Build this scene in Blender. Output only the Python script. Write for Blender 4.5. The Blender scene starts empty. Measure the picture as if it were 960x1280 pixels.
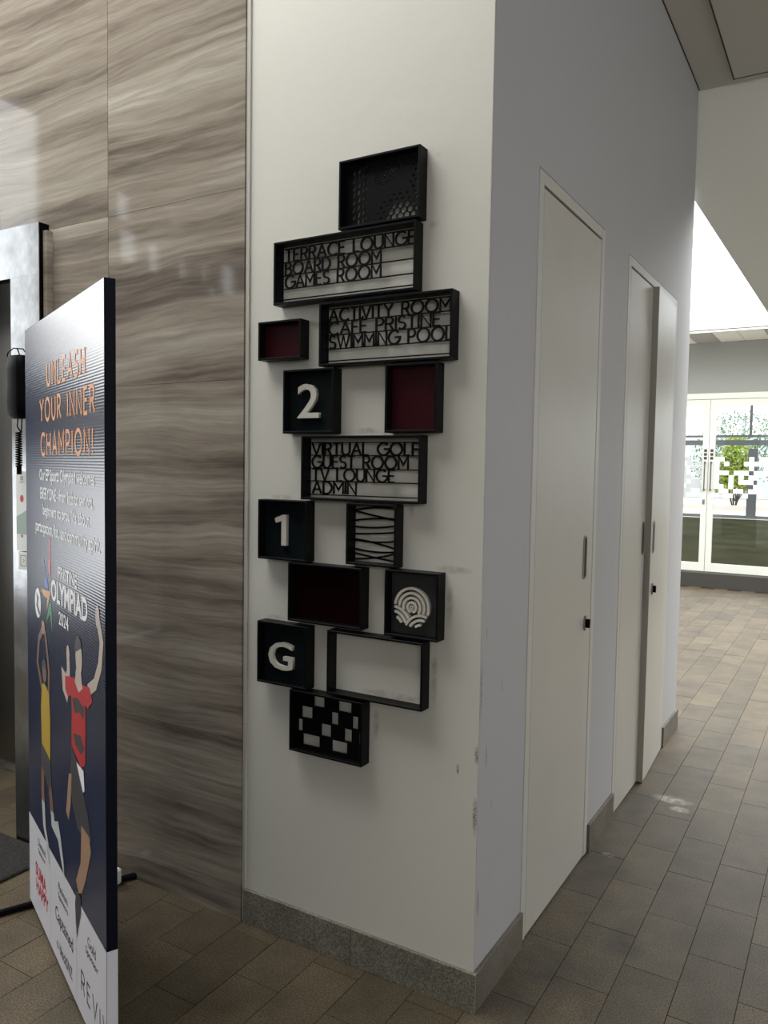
import bpy, bmesh, math, random
from mathutils import Vector, Matrix
random.seed(7)
SC = bpy.context.scene
COL = SC.collection

# ------------------------------------------------------------------ camera, sky, exposure
cam_d = bpy.data.cameras.new('camera'); cam = bpy.data.objects.new('camera', cam_d); COL.objects.link(cam)
CR = Vector((0.85861, 0.51238, 0.01605)); CU = Vector((-0.04289, 0.04060, 0.99825)); CF = Vector((-0.51083, 0.85780, -0.05683))
cam.matrix_world = Matrix(((CR.x, CU.x, -CF.x, 0.849), (CR.y, CU.y, -CF.y, -1.9465), (CR.z, CU.z, -CF.z, 1.5), (0, 0, 0, 1)))
cam_d.sensor_fit = 'HORIZONTAL'; cam_d.sensor_width = 36.0; cam_d.lens = 36.0 * 988.2 / 960.0
cam_d.clip_start = 0.05; cam_d.clip_end = 300
SC.camera = cam
w = bpy.data.worlds.new('sky'); SC.world = w; w.use_nodes = True
bg = w.node_tree.nodes['Background']; bg.inputs[0].default_value = (0.93, 0.97, 1.0, 1); bg.inputs[1].default_value = 4.2
SC.view_settings.view_transform = 'Standard'; SC.view_settings.look = 'None'
SC.view_settings.gamma = 1; SC.view_settings.use_curve_mapping = False
SC.view_settings.exposure = -0.3


def window_light(name, loc, rot, sx, sy, watts, color=(1, 1, 1)):
    """daylight area lamp at a window opening, some openings added for light"""
    d = bpy.data.lights.new(name, 'AREA'); d.shape = 'RECTANGLE'; d.size = sx; d.size_y = sy; d.energy = watts; d.color = color
    o = bpy.data.objects.new(name, d); COL.objects.link(o); o.location = loc; o.rotation_euler = rot
    return o


R90 = math.pi / 2
WARM = (1.0, 0.985, 0.94)
window_light('daylight_left_windows', (-4.42, -.41, 3.1), (0, -R90, 0), 2.0, 0.72, 27, WARM)
window_light('daylight_left_low_windows', (-4.42, -.41, 1.05), (0, -R90, 0), 0.9, 0.72, 3, WARM)
window_light('daylight_left_rooflight', (-1.9, -1.25, 4.95), (0, 0, 0), 2.6, 1.9, 135, WARM)
window_light('added_fill_right', (5.9, -1.0, 2.3), (0, R90, 0), 1.8, 3.5, 7, (0.97, 0.975, 1.0))  # unseen lamp added to brighten the wall with the flush doors
window_light('added_fill_back_right', (3.6, -5.9, 2.75), (R90, 0, 0), 2.4, 1.1, 42, (0.97, 0.975, 1.0))  # unseen lamp added behind the camera to brighten the cream wall end
window_light('daylight_skylight', (2.0, 5.7, 5.0), (0, 0, 0), 5.5, 4.6, 460, (1.0, 0.98, 0.93))

# ------------------------------------------------------------------ helpers
def link(o, parent=None):
    COL.objects.link(o)
    if parent is not None: o.parent = parent
    return o

def obj(name, bm, mat, parent=None, smooth=False):
    me = bpy.data.meshes.new(name)
    if isinstance(bm, bmesh.types.BMesh): bm.to_mesh(me); bm.free()
    else: me.from_pydata(*bm); me.update()
    if mat: me.materials.append(mat)
    if smooth:
        for p in me.polygons: p.use_smooth = True
    return link(bpy.data.objects.new(name, me), parent)

def empty(name, loc=(0, 0, 0), parent=None):
    o = bpy.data.objects.new(name, None); o.location = loc; o.empty_display_size = 0.05
    return link(o, parent)

def tag(o, label, cat, group=None, kind=None):
    o['label'] = label; o['category'] = cat
    if group: o['group'] = group
    if kind: o['kind'] = kind
    return o

def struct(o, label=None):
    o['kind'] = 'structure'
    if label: o['label'] = label
    return o

def box(bm, x0, x1, y0, y1, z0, z1, bev=0.0):
    g = bmesh.ops.create_cube(bm, size=1)
    vs = g['verts']
    for v in vs:
        v.co = Vector((x0 + (v.co.x + .5) * (x1 - x0), y0 + (v.co.y + .5) * (y1 - y0), z0 + (v.co.z + .5) * (z1 - z0)))
    if bev > 0:
        es = list({e for v in vs for e in v.link_edges})
        bmesh.ops.bevel(bm, geom=es, offset=bev, segments=1, affect='EDGES')
    return bm

def bx(name, x0, x1, y0, y1, z0, z1, mat, parent=None, bev=0.0):
    return obj(name, box(bmesh.new(), x0, x1, y0, y1, z0, z1, bev), mat, parent)

def boxes(name, lst, mat, parent=None, bev=0.0):
    bm = bmesh.new()
    for b in lst: box(bm, *b, bev=bev)
    return obj(name, bm, mat, parent)

def tube(bm, pts, r, seg=8):
    pts = [Vector(p) for p in pts]; rings = []
    n0 = None
    for i, p in enumerate(pts):
        t = (pts[min(i + 1, len(pts) - 1)] - pts[max(i - 1, 0)]).normalized()
        if n0 is None:
            n0 = t.cross(Vector((0, 0, 1)))
            if n0.length < 1e-3: n0 = t.cross(Vector((1, 0, 0)))
        n0 = (n0 - t * n0.dot(t)).normalized(); b = t.cross(n0)
        rings.append([bm.verts.new(p + (n0 * math.cos(a) + b * math.sin(a)) * r) for a in [2 * math.pi * k / seg for k in range(seg)]])
    for A, B in zip(rings, rings[1:]):
        for k in range(seg): bm.faces.new((A[k], A[(k + 1) % seg], B[(k + 1) % seg], B[k]))
    bm.faces.new(rings[0][::-1]); bm.faces.new(rings[-1])
    return bm

# a local drawing plane: origin, u axis, v axis, outward normal
class Plane:
    def __init__(s, o, u, v, n): s.o, s.u, s.v, s.n = Vector(o), Vector(u), Vector(v), Vector(n)
    def __call__(s, a, b, c=0): return s.o + s.u * a + s.v * b + s.n * c

WALL = Plane((0, 0, 0), (1, 0, 0), (0, 0, 1), (0, -1, 0))       # sign wall: a = x, b = z, c = distance out of the wall

def slab(bm, P, poly, c0, c1):
    """extruded polygon on a plane, from depth c0 (back) to c1 (front)"""
    a = [bm.verts.new(P(x, y, c0)) for x, y in poly]; b = [bm.verts.new(P(x, y, c1)) for x, y in poly]
    n = len(poly)
    bm.faces.new(b)
    if abs(c1 - c0) > 1e-6:
        bm.faces.new(a[::-1])
        for i in range(n): bm.faces.new((a[i], a[(i + 1) % n], b[(i + 1) % n], b[i]))
    return bm

def stroke(bm, P, pts, wd, c0, c1, closed=False):
    n = len(pts); L = []; Rr = []
    for i in range(n):
        if closed: p0, p1, p2 = pts[(i - 1) % n], pts[i], pts[(i + 1) % n]
        else: p0, p1, p2 = pts[max(i - 1, 0)], pts[i], pts[min(i + 1, n - 1)]
        d1 = Vector((p1[0] - p0[0], p1[1] - p0[1])); d2 = Vector((p2[0] - p1[0], p2[1] - p1[1]))
        if d1.length < 1e-9: d1 = d2
        if d2.length < 1e-9: d2 = d1
        d1.normalize(); d2.normalize()
        n1 = Vector((-d1.y, d1.x)); n2 = Vector((-d2.y, d2.x)); m = (n1 + n2)
        m = m.normalized() if m.length > 1e-6 else n1
        k = wd / 2 / max(0.62, m.dot(n1))
        L.append((p1[0] + m.x * k, p1[1] + m.y * k)); Rr.append((p1[0] - m.x * k, p1[1] - m.y * k))
    last = n if closed else n - 1
    V = [[bm.verts.new(P(q[0], q[1], c)) for q in S] for S, c in ((L, c0), (Rr, c0), (L, c1), (Rr, c1))]
    for i in range(last):
        j = (i + 1) % n
        bm.faces.new((V[2][i], V[3][i], V[3][j], V[2][j])); bm.faces.new((V[0][j], V[1][j], V[1][i], V[0][i]))
        bm.faces.new((V[0][i], V[2][i], V[2][j], V[0][j])); bm.faces.new((V[1][j], V[3][j], V[3][i], V[1][i]))
    if not closed:
        for i in (0, n - 1): bm.faces.new((V[0][i], V[1][i], V[3][i], V[2][i]))
    return bm

def arc(cx, cy, rx, ry, a0, a1, n=12):
    return [(cx + rx * math.cos(math.radians(a0 + (a1 - a0) * i / n)), cy + ry * math.sin(math.radians(a0 + (a1 - a0) * i / n))) for i in range(n + 1)]

# geometric capitals: advance, strokes on a unit cap height
GL = {
 'T': (.62, [[(0, 1), (.62, 1)], [(.31, 1), (.31, 0)]]),
 'E': (.52, [[(.52, 1), (0, 1), (0, 0), (.52, 0)], [(0, .52), (.46, .52)]]),
 'F': (.5, [[(.5, 1), (0, 1), (0, 0)], [(0, .5), (.44, .5)]]),
 'L': (.48, [[(0, 1), (0, 0), (.48, 0)]]),
 'I': (.02, [[(.01, 0), (.01, 1)]]),
 'R': (.6, [[(0, 0), (0, 1), (.3, 1)] + arc(.3, .74, .27, .26, 90, -90, 10) + [(0, .48)], [(.3, .48), (.6, 0)]]),
 'P': (.57, [[(0, 0), (0, 1), (.3, 1)] + arc(.3, .72, .27, .28, 90, -90, 10) + [(0, .44)]]),
 'B': (.6, [[(0, 0), (0, 1), (.28, 1)] + arc(.28, .76, .25, .24, 90, -90, 8) + [(0, .52)], [(.28, .52)] + arc(.3, .26, .3, .26, 90, -90, 8) + [(0, 0)]]),
 'D': (.74, [[(0, 0), (0, 1), (.26, 1)] + arc(.26, .5, .48, .5, 90, -90, 14) + [(0, 0)]]),
 'A': (.8, [[(0, 0), (.4, 1), (.8, 0)], [(.15, .34), (.65, .34)]]),
 'V': (.76, [[(0, 1), (.38, 0), (.76, 1)]]),
 'W': (1.1, [[(0, 1), (.29, 0), (.55, .96), (.81, 0), (1.1, 1)]]),
 'M': (.82, [[(0, 0), (0, 1), (.41, .34), (.82, 1), (.82, 0)]]),
 'N': (.72, [[(0, 0), (0, 1), (.72, 0), (.72, 1)]]),
 'U': (.7, [[(0, 1), (0, .35)] + arc(.35, .35, .35, .35, 180, 360, 12) + [(.7, 1)]]),
 'Y': (.72, [[(0, 1), (.36, .45), (.72, 1)], [(.36, .45), (.36, 0)]]),
 'H': (.7, [[(0, 0), (0, 1)], [(.7, 0), (.7, 1)], [(0, .5), (.7, .5)]]),
 'O': (1.0, [arc(.5, .5, .5, .5, 0, 360, 24)]),
 'C': (.82, [arc(.5, .5, .5, .5, 48, 312, 18)]),
 'G': (.9, [arc(.5, .5, .5, .5, 48, 360, 18) + [(.55, .5)]]),
 'S': (.56, [arc(.28, .745, .26, .255, 35, 270, 12) + arc(.28, .25, .28, .25, 90, -145, 12)]),
 '!': (.02, [[(.01, 1), (.01, .28)], [(.01, .12), (.01, 0)]]),
 ' ': (.42, []),
}
GAP = .20
def line_width(t): return sum(GL[c][0] for c in t) + GAP * (len(t) - 1)

# ------------------------------------------------------------------ materials
def mat_new(name):
    m = bpy.data.materials.new(name); m.use_nodes = True
    return m, m.node_tree, m.node_tree.nodes['Principled BSDF']

def plain(name, col, rough=.6, metal=0.0, spec=.5, bump=0.0, bscale=60, var=0.0, vscale=3, emit=None, coat=0.0):
    m, nt, b = mat_new(name)
    b.inputs['Base Color'].default_value = (*col, 1); b.inputs['Roughness'].default_value = rough
    b.inputs['Metallic'].default_value = metal; b.inputs['Specular IOR Level'].default_value = spec
    b.inputs['Coat Weight'].default_value = coat
    tc = nt.nodes.new('ShaderNodeTexCoord')
    if var > 0:
        n = nt.nodes.new('ShaderNodeTexNoise'); n.inputs['Scale'].default_value = vscale; n.inputs['Detail'].default_value = 5
        nt.links.new(tc.outputs['Object'], n.inputs['Vector'])
        r = nt.nodes.new('ShaderNodeValToRGB'); r.color_ramp.elements[0].position = .3; r.color_ramp.elements[1].position = .7
        r.color_ramp.elements[0].color = (*[c * (1 - var) for c in col], 1); r.color_ramp.elements[1].color = (*[min(1, c * (1 + var)) for c in col], 1)
        nt.links.new(n.outputs['Fac'], r.inputs['Fac']); nt.links.new(r.outputs['Color'], b.inputs['Base Color'])
    if bump > 0:
        n = nt.nodes.new('ShaderNodeTexNoise'); n.inputs['Scale'].default_value = bscale; n.inputs['Detail'].default_value = 4
        nt.links.new(tc.outputs['Object'], n.inputs['Vector'])
        bp_ = nt.nodes.new('ShaderNodeBump'); bp_.inputs['Strength'].default_value = bump; bp_.inputs['Distance'].default_value = .01
        nt.links.new(n.outputs['Fac'], bp_.inputs['Height']); nt.links.new(bp_.outputs['Normal'], b.inputs['Normal'])
    return m

def marble_mat():
    m, nt, b = mat_new('serpeggiante_marble'); N, Lk = nt.nodes.new, nt.links.new
    geo = N('ShaderNodeNewGeometry'); oi = N('ShaderNodeObjectInfo')
    off = N('ShaderNodeCombineXYZ')
    mu = N('ShaderNodeMath'); mu.operation = 'MULTIPLY'; mu.inputs[1].default_value = 23.7; Lk(oi.outputs['Random'], mu.inputs[0])
    Lk(mu.outputs[0], off.inputs[0]); Lk(mu.outputs[0], off.inputs[2])
    mp = N('ShaderNodeMapping'); mp.inputs['Rotation'].default_value = (0, math.radians(1.0), 0); Lk(geo.outputs['Position'], mp.inputs['Vector'])
    ad = N('ShaderNodeVectorMath'); Lk(mp.outputs[0], ad.inputs[0]); Lk(off.outputs[0], ad.inputs[1])
    warp = N('ShaderNodeTexNoise'); warp.inputs['Scale'].default_value = 1.7; warp.inputs['Detail'].default_value = 3; wq = N('ShaderNodeMapping'); wq.inputs['Scale'].default_value = (.8, 1, 2.2); Lk(ad.outputs[0], wq.inputs['Vector']); Lk(wq.outputs[0], warp.inputs['Vector'])
    wm = N('ShaderNodeVectorMath'); wm.operation = 'MULTIPLY_ADD'; wm.inputs[1].default_value = (.1, 0, .11)
    Lk(warp.outputs['Color'], wm.inputs[0]); Lk(ad.outputs[0], wm.inputs[2])
    def streak(sx, sz, det, rough):
        s = N('ShaderNodeMapping'); s.inputs['Scale'].default_value = (sx, 1, sz); Lk(wm.outputs[0], s.inputs['Vector'])
        n = N('ShaderNodeTexNoise'); n.inputs['Scale'].default_value = 1; n.inputs['Detail'].default_value = det; n.inputs['Roughness'].default_value = rough
        Lk(s.outputs[0], n.inputs['Vector']); return n
    n1 = streak(.42, 5.5, 8, .66); n2 = streak(1.1, 62, 6, .68)
    r1 = N('ShaderNodeValToRGB'); e = r1.color_ramp.elements
    e[0].position = .34; e[0].color = (.10, .082, .068, 1); e[1].position = .68; e[1].color = (.52, .475, .41, 1)
    x = e.new(.42); x.color = (.18, .151, .126, 1); x = e.new(.52); x.color = (.32, .277, .228, 1); x = e.new(.60); x.color = (.40, .36, .305, 1)
    Lk(n1.outputs['Fac'], r1.inputs['Fac'])
    r2 = N('ShaderNodeValToRGB'); r2.color_ramp.elements[0].position = .33; r2.color_ramp.elements[0].color = (.62, .60, .58, 1)
    r2.color_ramp.elements[1].position = .66; r2.color_ramp.elements[1].color = (1.12, 1.12, 1.1, 1)
    Lk(n2.outputs['Fac'], r2.inputs['Fac'])
    mx = N('ShaderNodeMix'); mx.data_type = 'RGBA'; mx.blend_type = 'MULTIPLY'; mx.inputs[0].default_value = .8
    Lk(r1.outputs[0], mx.inputs[6]); Lk(r2.outputs[0], mx.inputs[7]); Lk(mx.outputs[2], b.inputs['Base Color'])
    b.inputs['Roughness'].default_value = .06; b.inputs['Specular IOR Level'].default_value = .5
    bn = N('ShaderNodeBump'); bn.inputs['Strength'].default_value = .008; bn.inputs['Distance'].default_value = .002
    Lk(n1.outputs['Fac'], bn.inputs['Height']); Lk(bn.outputs[0], b.inputs['Normal'])
    return m

def granite_mat(name, dark, light, rough=.42, stain=True, rnd=.35):
    m, nt, b = mat_new(name); N, Lk = nt.nodes.new, nt.links.new
    geo = N('ShaderNodeNewGeometry'); oi = N('ShaderNodeObjectInfo')
    a = N('ShaderNodeTexNoise'); a.inputs['Scale'].default_value = 210; a.inputs['Detail'].default_value = 3; Lk(geo.outputs['Position'], a.inputs['Vector'])
    c = N('ShaderNodeTexNoise'); c.inputs['Scale'].default_value = 5; c.inputs['Detail'].default_value = 6; c.inputs['Roughness'].default_value = .62; Lk(geo.outputs['Position'], c.inputs['Vector'])
    r = N('ShaderNodeValToRGB'); r.color_ramp.elements[0].position = .36; r.color_ramp.elements[0].color = (*dark, 1); r.color_ramp.elements[1].position = .66; r.color_ramp.elements[1].color = (*light, 1)
    Lk(a.outputs['Fac'], r.inputs['Fac'])
    r2 = N('ShaderNodeValToRGB'); r2.color_ramp.elements[0].position = .34; r2.color_ramp.elements[0].color = (.6, .58, .54, 1); r2.color_ramp.elements[1].position = .62; r2.color_ramp.elements[1].color = (1.08, 1.07, 1.04, 1)
    Lk(c.outputs['Fac'], r2.inputs['Fac'])
    mx = N('ShaderNodeMix'); mx.data_type = 'RGBA'; mx.blend_type = 'MULTIPLY'; mx.inputs[0].default_value = .85 if stain else .4
    Lk(r.outputs[0], mx.inputs[6]); Lk(r2.outputs[0], mx.inputs[7])
    ad = N('ShaderNodeMath'); ad.operation = 'ADD'; Lk(oi.outputs['Random'], ad.inputs[0]); Lk(geo.outputs['Random Per Island'], ad.inputs[1])
    fr = N('ShaderNodeMath'); fr.operation = 'FRACT'; Lk(ad.outputs[0], fr.inputs[0])
    mr = N('ShaderNodeMapRange'); mr.inputs[3].default_value = 1 - rnd; mr.inputs[4].default_value = 1 + rnd; Lk(fr.outputs[0], mr.inputs[0])
    sc = N('ShaderNodeVectorMath'); sc.operation = 'SCALE'; Lk(mx.outputs[2], sc.inputs[0]); Lk(mr.outputs[0], sc.inputs['Scale'])
    Lk(sc.outputs[0], b.inputs['Base Color']); b.inputs['Roughness'].default_value = rough
    bn = N('ShaderNodeBump'); bn.inputs['Strength'].default_value = .25; bn.inputs['Distance'].default_value = .002
    Lk(a.outputs['Fac'], bn.inputs['Height']); Lk(bn.outputs[0], b.inputs['Normal'])
    return m

def print_mat(name, col, rough=.24):
    """flex print with fine horizontal ribs"""
    m, nt, b = mat_new(name); N, Lk = nt.nodes.new, nt.links.new
    b.inputs['Base Color'].default_value = (*col, 1); b.inputs['Roughness'].default_value = rough; b.inputs['Specular IOR Level'].default_value = .5
    geo = N('ShaderNodeNewGeometry'); wv = N('ShaderNodeTexWave'); wv.bands_direction = 'Z'; wv.inputs['Scale'].default_value = 42
    wv.inputs['Distortion'].default_value = .6; Lk(geo.outputs['Position'], wv.inputs['Vector'])
    bn = N('ShaderNodeBump'); bn.inputs['Strength'].default_value = .2; bn.inputs['Distance'].default_value = .0009
    Lk(wv.outputs['Fac'], bn.inputs['Height']); Lk(bn.outputs[0], b.inputs['Normal'])
    return m

def painted(name, col, rough=.55, dirt=(.5, .45, .36), amount=.12, bump=.06):
    """wall paint with faint blotches, roller texture and scuffs"""
    m, nt, b = mat_new(name); N, Lk = nt.nodes.new, nt.links.new
    geo = N('ShaderNodeNewGeometry')
    n = N('ShaderNodeTexNoise'); n.inputs['Scale'].default_value = 2.3; n.inputs['Detail'].default_value = 6; n.inputs['Roughness'].default_value = .6; Lk(geo.outputs['Position'], n.inputs['Vector'])
    r = N('ShaderNodeValToRGB'); r.color_ramp.elements[0].position = .52; r.color_ramp.elements[0].color = (0, 0, 0, 1); r.color_ramp.elements[1].position = .78; r.color_ramp.elements[1].color = (1, 1, 1, 1)
    Lk(n.outputs['Fac'], r.inputs['Fac'])
    mu = N('ShaderNodeMath'); mu.operation = 'MULTIPLY'; mu.inputs[1].default_value = amount; Lk(r.outputs[0], mu.inputs[0])
    mx = N('ShaderNodeMix'); mx.data_type = 'RGBA'; mx.inputs[6].default_value = (*col, 1); mx.inputs[7].default_value = (*[col[i] * dirt[i] * 1.6 for i in range(3)], 1)
    Lk(mu.outputs[0], mx.inputs[0])
    # small specks
    v = N('ShaderNodeTexVoronoi'); v.inputs['Scale'].default_value = 3.2; v.inputs['Randomness'].default_value = 1; Lk(geo.outputs['Position'], v.inputs['Vector'])
    lt = N('ShaderNodeMath'); lt.operation = 'LESS_THAN'; lt.inputs[1].default_value = .012; Lk(v.outputs['Distance'], lt.inputs[0])
    mx2 = N('ShaderNodeMix'); mx2.data_type = 'RGBA'; mx2.inputs[7].default_value = (.12, .1, .08, 1); Lk(lt.outputs[0], mx2.inputs[0]); Lk(mx.outputs[2], mx2.inputs[6])
    Lk(mx2.outputs[2], b.inputs['Base Color']); b.inputs['Roughness'].default_value = rough
    n3 = N('ShaderNodeTexNoise'); n3.inputs['Scale'].default_value = 18; n3.inputs['Detail'].default_value = 4; Lk(geo.outputs['Position'], n3.inputs['Vector'])
    bn = N('ShaderNodeBump'); bn.inputs['Strength'].default_value = bump; bn.inputs['Distance'].default_value = .02
    Lk(n3.outputs['Fac'], bn.inputs['Height']); Lk(bn.outputs[0], b.inputs['Normal'])
    return m

def add_spots(m, ax, ay, spots, col, nscale=40, strength=.8):
    """brown smudges, chips and spills: elliptical marks with ragged edges at fixed places"""
    nt = m.node_tree; N, Lk = nt.nodes.new, nt.links.new; b = nt.nodes['Principled BSDF']
    src = b.inputs['Base Color'].links[0].from_socket
    geo = N('ShaderNodeNewGeometry'); sx = N('ShaderNodeSeparateXYZ'); Lk(geo.outputs['Position'], sx.inputs[0])
    nz = N('ShaderNodeTexNoise'); nz.inputs['Scale'].default_value = nscale; nz.inputs['Detail'].default_value = 4; Lk(geo.outputs['Position'], nz.inputs['Vector'])
    def mth(op, a, b_=None, cl=False):
        n = N('ShaderNodeMath'); n.operation = op; n.use_clamp = cl
        for i, v in enumerate((a, b_)):
            if v is None: continue
            if isinstance(v, (int, float)): n.inputs[i].default_value = v
            else: Lk(v, n.inputs[i])
        return n.outputs[0]
    tot = None
    for x, y, rx, ry in spots:
        u = mth('DIVIDE', mth('SUBTRACT', sx.outputs[ax], x), rx); v = mth('DIVIDE', mth('SUBTRACT', sx.outputs[ay], y), ry)
        k = mth('SUBTRACT', 1.0, mth('ADD', mth('MULTIPLY', u, u), mth('MULTIPLY', v, v)), True)
        tot = k if tot is None else mth('MAXIMUM', tot, k)
    f = mth('MULTIPLY', mth('MULTIPLY', tot, mth('MULTIPLY', mth('SUBTRACT', nz.outputs['Fac'], .3, True), 3.0)), strength, True)
    mx = N('ShaderNodeMix'); mx.data_type = 'RGBA'; Lk(f, mx.inputs[0]); Lk(src, mx.inputs[6]); mx.inputs[7].default_value = (*col, 1); Lk(mx.outputs[2], b.inputs['Base Color'])

def glass_mat(name, tint=(1, 1, 1), fac=.93):
    m = bpy.data.materials.new(name); m.use_nodes = True; nt = m.node_tree; nt.nodes.clear()
    o = nt.nodes.new('ShaderNodeOutputMaterial'); t = nt.nodes.new('ShaderNodeBsdfTransparent'); g = nt.nodes.new('ShaderNodeBsdfGlossy')
    g.inputs['Roughness'].default_value = .02; t.inputs[0].default_value = (*tint, 1)
    mx = nt.nodes.new('ShaderNodeMixShader'); fr = nt.nodes.new('ShaderNodeFresnel'); fr.inputs[0].default_value = 1.45
    nt.links.new(fr.outputs[0], mx.inputs[0]); nt.links.new(t.outputs[0], mx.inputs[1]); nt.links.new(g.outputs[0], mx.inputs[2])
    nt.links.new(mx.outputs[0], o.inputs[0])
    return m

M = dict(
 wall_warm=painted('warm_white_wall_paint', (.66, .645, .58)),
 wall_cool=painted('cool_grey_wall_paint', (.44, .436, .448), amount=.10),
 cream=painted('cream_wall_paint', (.90, .875, .77), amount=.05),
 ceil=painted('ceiling_paint', (.56, .54, .49), amount=.05),
 joint=plain('dark_joint', (.05, .045, .04), .9),
 plaster=painted('filler_plaster', (.52, .51, .46), amount=.4),
 door=plain('door_laminate', (.50, .478, .43), .38, var=.03, bump=.02),
 frame=plain('door_frame_paint', (.53, .512, .47), .42),
 edge=plain('door_edge', (.30, .28, .245), .5),
 marble=marble_mat(),
 tile=granite_mat('granite_floor', (.046, .034, .018), (.148, .113, .067), .62, rnd=.19),
 skirt=granite_mat('granite_skirting', (.115, .110, .090), (.29, .28, .235), .5, rnd=.05),
 skirt_b=granite_mat('sandstone_skirting', (.12, .106, .086), (.195, .175, .148), .5, rnd=.05),
 grout=plain('grout', (.045, .04, .033), .9),
 black=plain('black_powder_coat', (.0022, .0022, .0028), .45, spec=.14, bump=.05, bscale=300),
 plate=plain('black_panel', (.005, .009, .011), .42, spec=.3),
 charcoal=plain('charcoal_panel', (.03, .032, .035), .4, spec=.4),
 maroon=plain('maroon_panel', (.038, .003, .007), .35, spec=.25),
 maroon_dark=plain('dark_maroon_panel', (.008, .0008, .001), .3, spec=.2),
 letter=plain('cream_letter', (.62, .59, .52), .4),
 steel=plain('brushed_steel', (.36, .365, .37), .2, var=.2, vscale=11, metal=1.0, bump=.08, bscale=9),
 steel_dark=plain('dark_lift_steel', (.20, .19, .175), .3, metal=1.0),
 chrome=plain('satin_metal', (.33, .31, .29), .35, metal=1.0),
 rubber=plain('black_plastic', (.002, .002, .0022), .5, spec=.06),
 navy_edge=plain('navy_flex_edge', (.002, .003, .010), .6, spec=.15),
 navy=print_mat('navy_flex_print', (.005, .015, .060)),
 white_print=print_mat('white_flex_print', (.72, .72, .78), .4),
 white=plain('white_plastic', (.78, .79, .76), .4),
 white_alu=plain('white_aluminium', (.60, .60, .53), .45),
 grey_wall=painted('grey_lobby_paint', (.25, .25, .225), amount=.03),
 dark_stone=plain('dark_stone_step', (.033, .029, .023), .6, bump=.2),
 dark_alu=plain('dark_aluminium', (.06, .065, .065), .5),
 glass=glass_mat('clear_glass'),
 film=plain('frosted_film', (.85, .87, .86), .7),
 film_grey=plain('grey_film', (.42, .44, .43), .7),
 mat=plain('charcoal_door_mat', (.02, .018, .015), .95, bump=1.0, bscale=90, var=.5, vscale=60),
 leaf=plain('yellow_green_leaf', (.20, .27, .03), .6, var=.35, vscale=4),
 leaf_dark=plain('green_leaf', (.06, .14, .03), .6, var=.35, vscale=4),
 pave=plain('pale_paving', (.5, .46, .40), .8),
 carpet=plain('olive_carpet', (.030, .031, .018), .9, spec=0, var=.3, vscale=.8),
 concrete=plain('pale_building', (.5, .55, .58), .8),
 hall=plain('hall_back_paint', (.42, .40, .36), .8),
)

add_spots(M['wall_warm'], 0, 2, [(-.085, 1.222, .06, .013), (-.31, 1.236, .045, .014), (-.365, 1.603, .05, .012), (-.27, .842, .12, .014), (-.138, .92, .012, .09), (-.22, 1.385, .012, .03),
   (-.68, 1.402, .05, .010), (-.095, 1.12, .012, .07), (-.325, .75, .012, .05), (-.70, 1.022, .05, .010), (-.155, 2.345, .012, .008), (-.165, 2.16, .02, .012)], (.26, .21, .14), 30, .6)
add_spots(M['wall_warm'], 0, 2, [(-.006, .55, .008, .06), (-.005, .72, .007, .03), (-.06, .67, .005, .018)], (.10, .09, .07), 160, 1.0)
add_spots(M['wall_cool'], 1, 2, [(.055, .70, .006, .045), (.10, .55, .005, .012), (.04, 1.05, .005, .02), (.16, .88, .004, .03), (.02, .3, .01, .05), (.012, .9, .008, .10)], (.12, .11, .10), 150, .8)
add_spots(M['tile'], 0, 1, [(.19, 1.78, .10, .05), (.24, 1.69, .05, .04), (.08, 1.10, .03, .02)], (.42, .40, .36), 30, .9)
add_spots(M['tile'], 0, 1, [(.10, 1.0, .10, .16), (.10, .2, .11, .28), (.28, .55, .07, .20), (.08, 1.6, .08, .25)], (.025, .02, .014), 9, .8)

# ------------------------------------------------------------------ the setting
# floor: grout bed + tiles
TW, TL = .1609, .33
floor = struct(bx('floor', -4.5, 6.0, -6.0, 9.3, -.12, -.006, M['grout']), 'grey brown granite tiles laid in long staggered rows')
def tile_bm(bm, x, y, zoff=0.0, j=.001):
    return box(bm, x + j, x + TW - j, y + j, y + TL - j, -.006, zoff)
tm = bmesh.new(); tile_bm(tm, -TW / 2, -TL / 2, 0); tile_me = bpy.data.meshes.new('floor_tile'); tm.to_mesh(tile_me); tm.free(); tile_me.materials.append(M['tile'])
def project(p):
    d = Vector(p) - Vector((.849, -1.9465, 1.5)); z = d.dot(CF)
    if z < .1: return None
    return 480 + 988.2 * d.dot(CR) / z, 640 - 988.2 * d.dot(CU) / z, z
cells = []
for i in range(-28, 37):
    x0 = .142 + i * TW - TW
    if x0 < -4.5 or x0 + TW > 6.0: continue
    off = .107 if i % 2 == 0 else .272
    for j in range(-20, 30):
        y0 = off + j * TL
        if y0 < -6 or y0 + TL > 9.15: continue
        cx, cy = x0 + TW / 2, y0 + TL / 2
        if x0 + TW < .005 and y0 > .09 and y0 < 2.75:
            if not (x0 < -1.9 and y0 < .39 and x0 > -3.3): continue     # under the walls
        s = project((cx, cy, 0)); vis = False
        if s and -60 < s[0] < 1010 and s[1] < 1370 and (cx > 0 or cy < .4): vis = True
        cells.append((s[2] if vis else 1e6, x0, y0))
cells.sort()
rest = bmesh.new()
for k, (d, x0, y0) in enumerate(cells):
    if k < 290 and d < 1e5:
        o = bpy.data.objects.new('floor_tile', tile_me); link(o, floor)
        o.location = (x0 + TW / 2, y0 + TL / 2, random.uniform(-.0006, .0004))
    else: tile_bm(rest, x0, y0, random.uniform(-.0006, .0004))
r_ = obj('tile_field', rest, M['tile'], floor); r_['kind'] = 'stuff'

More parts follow.
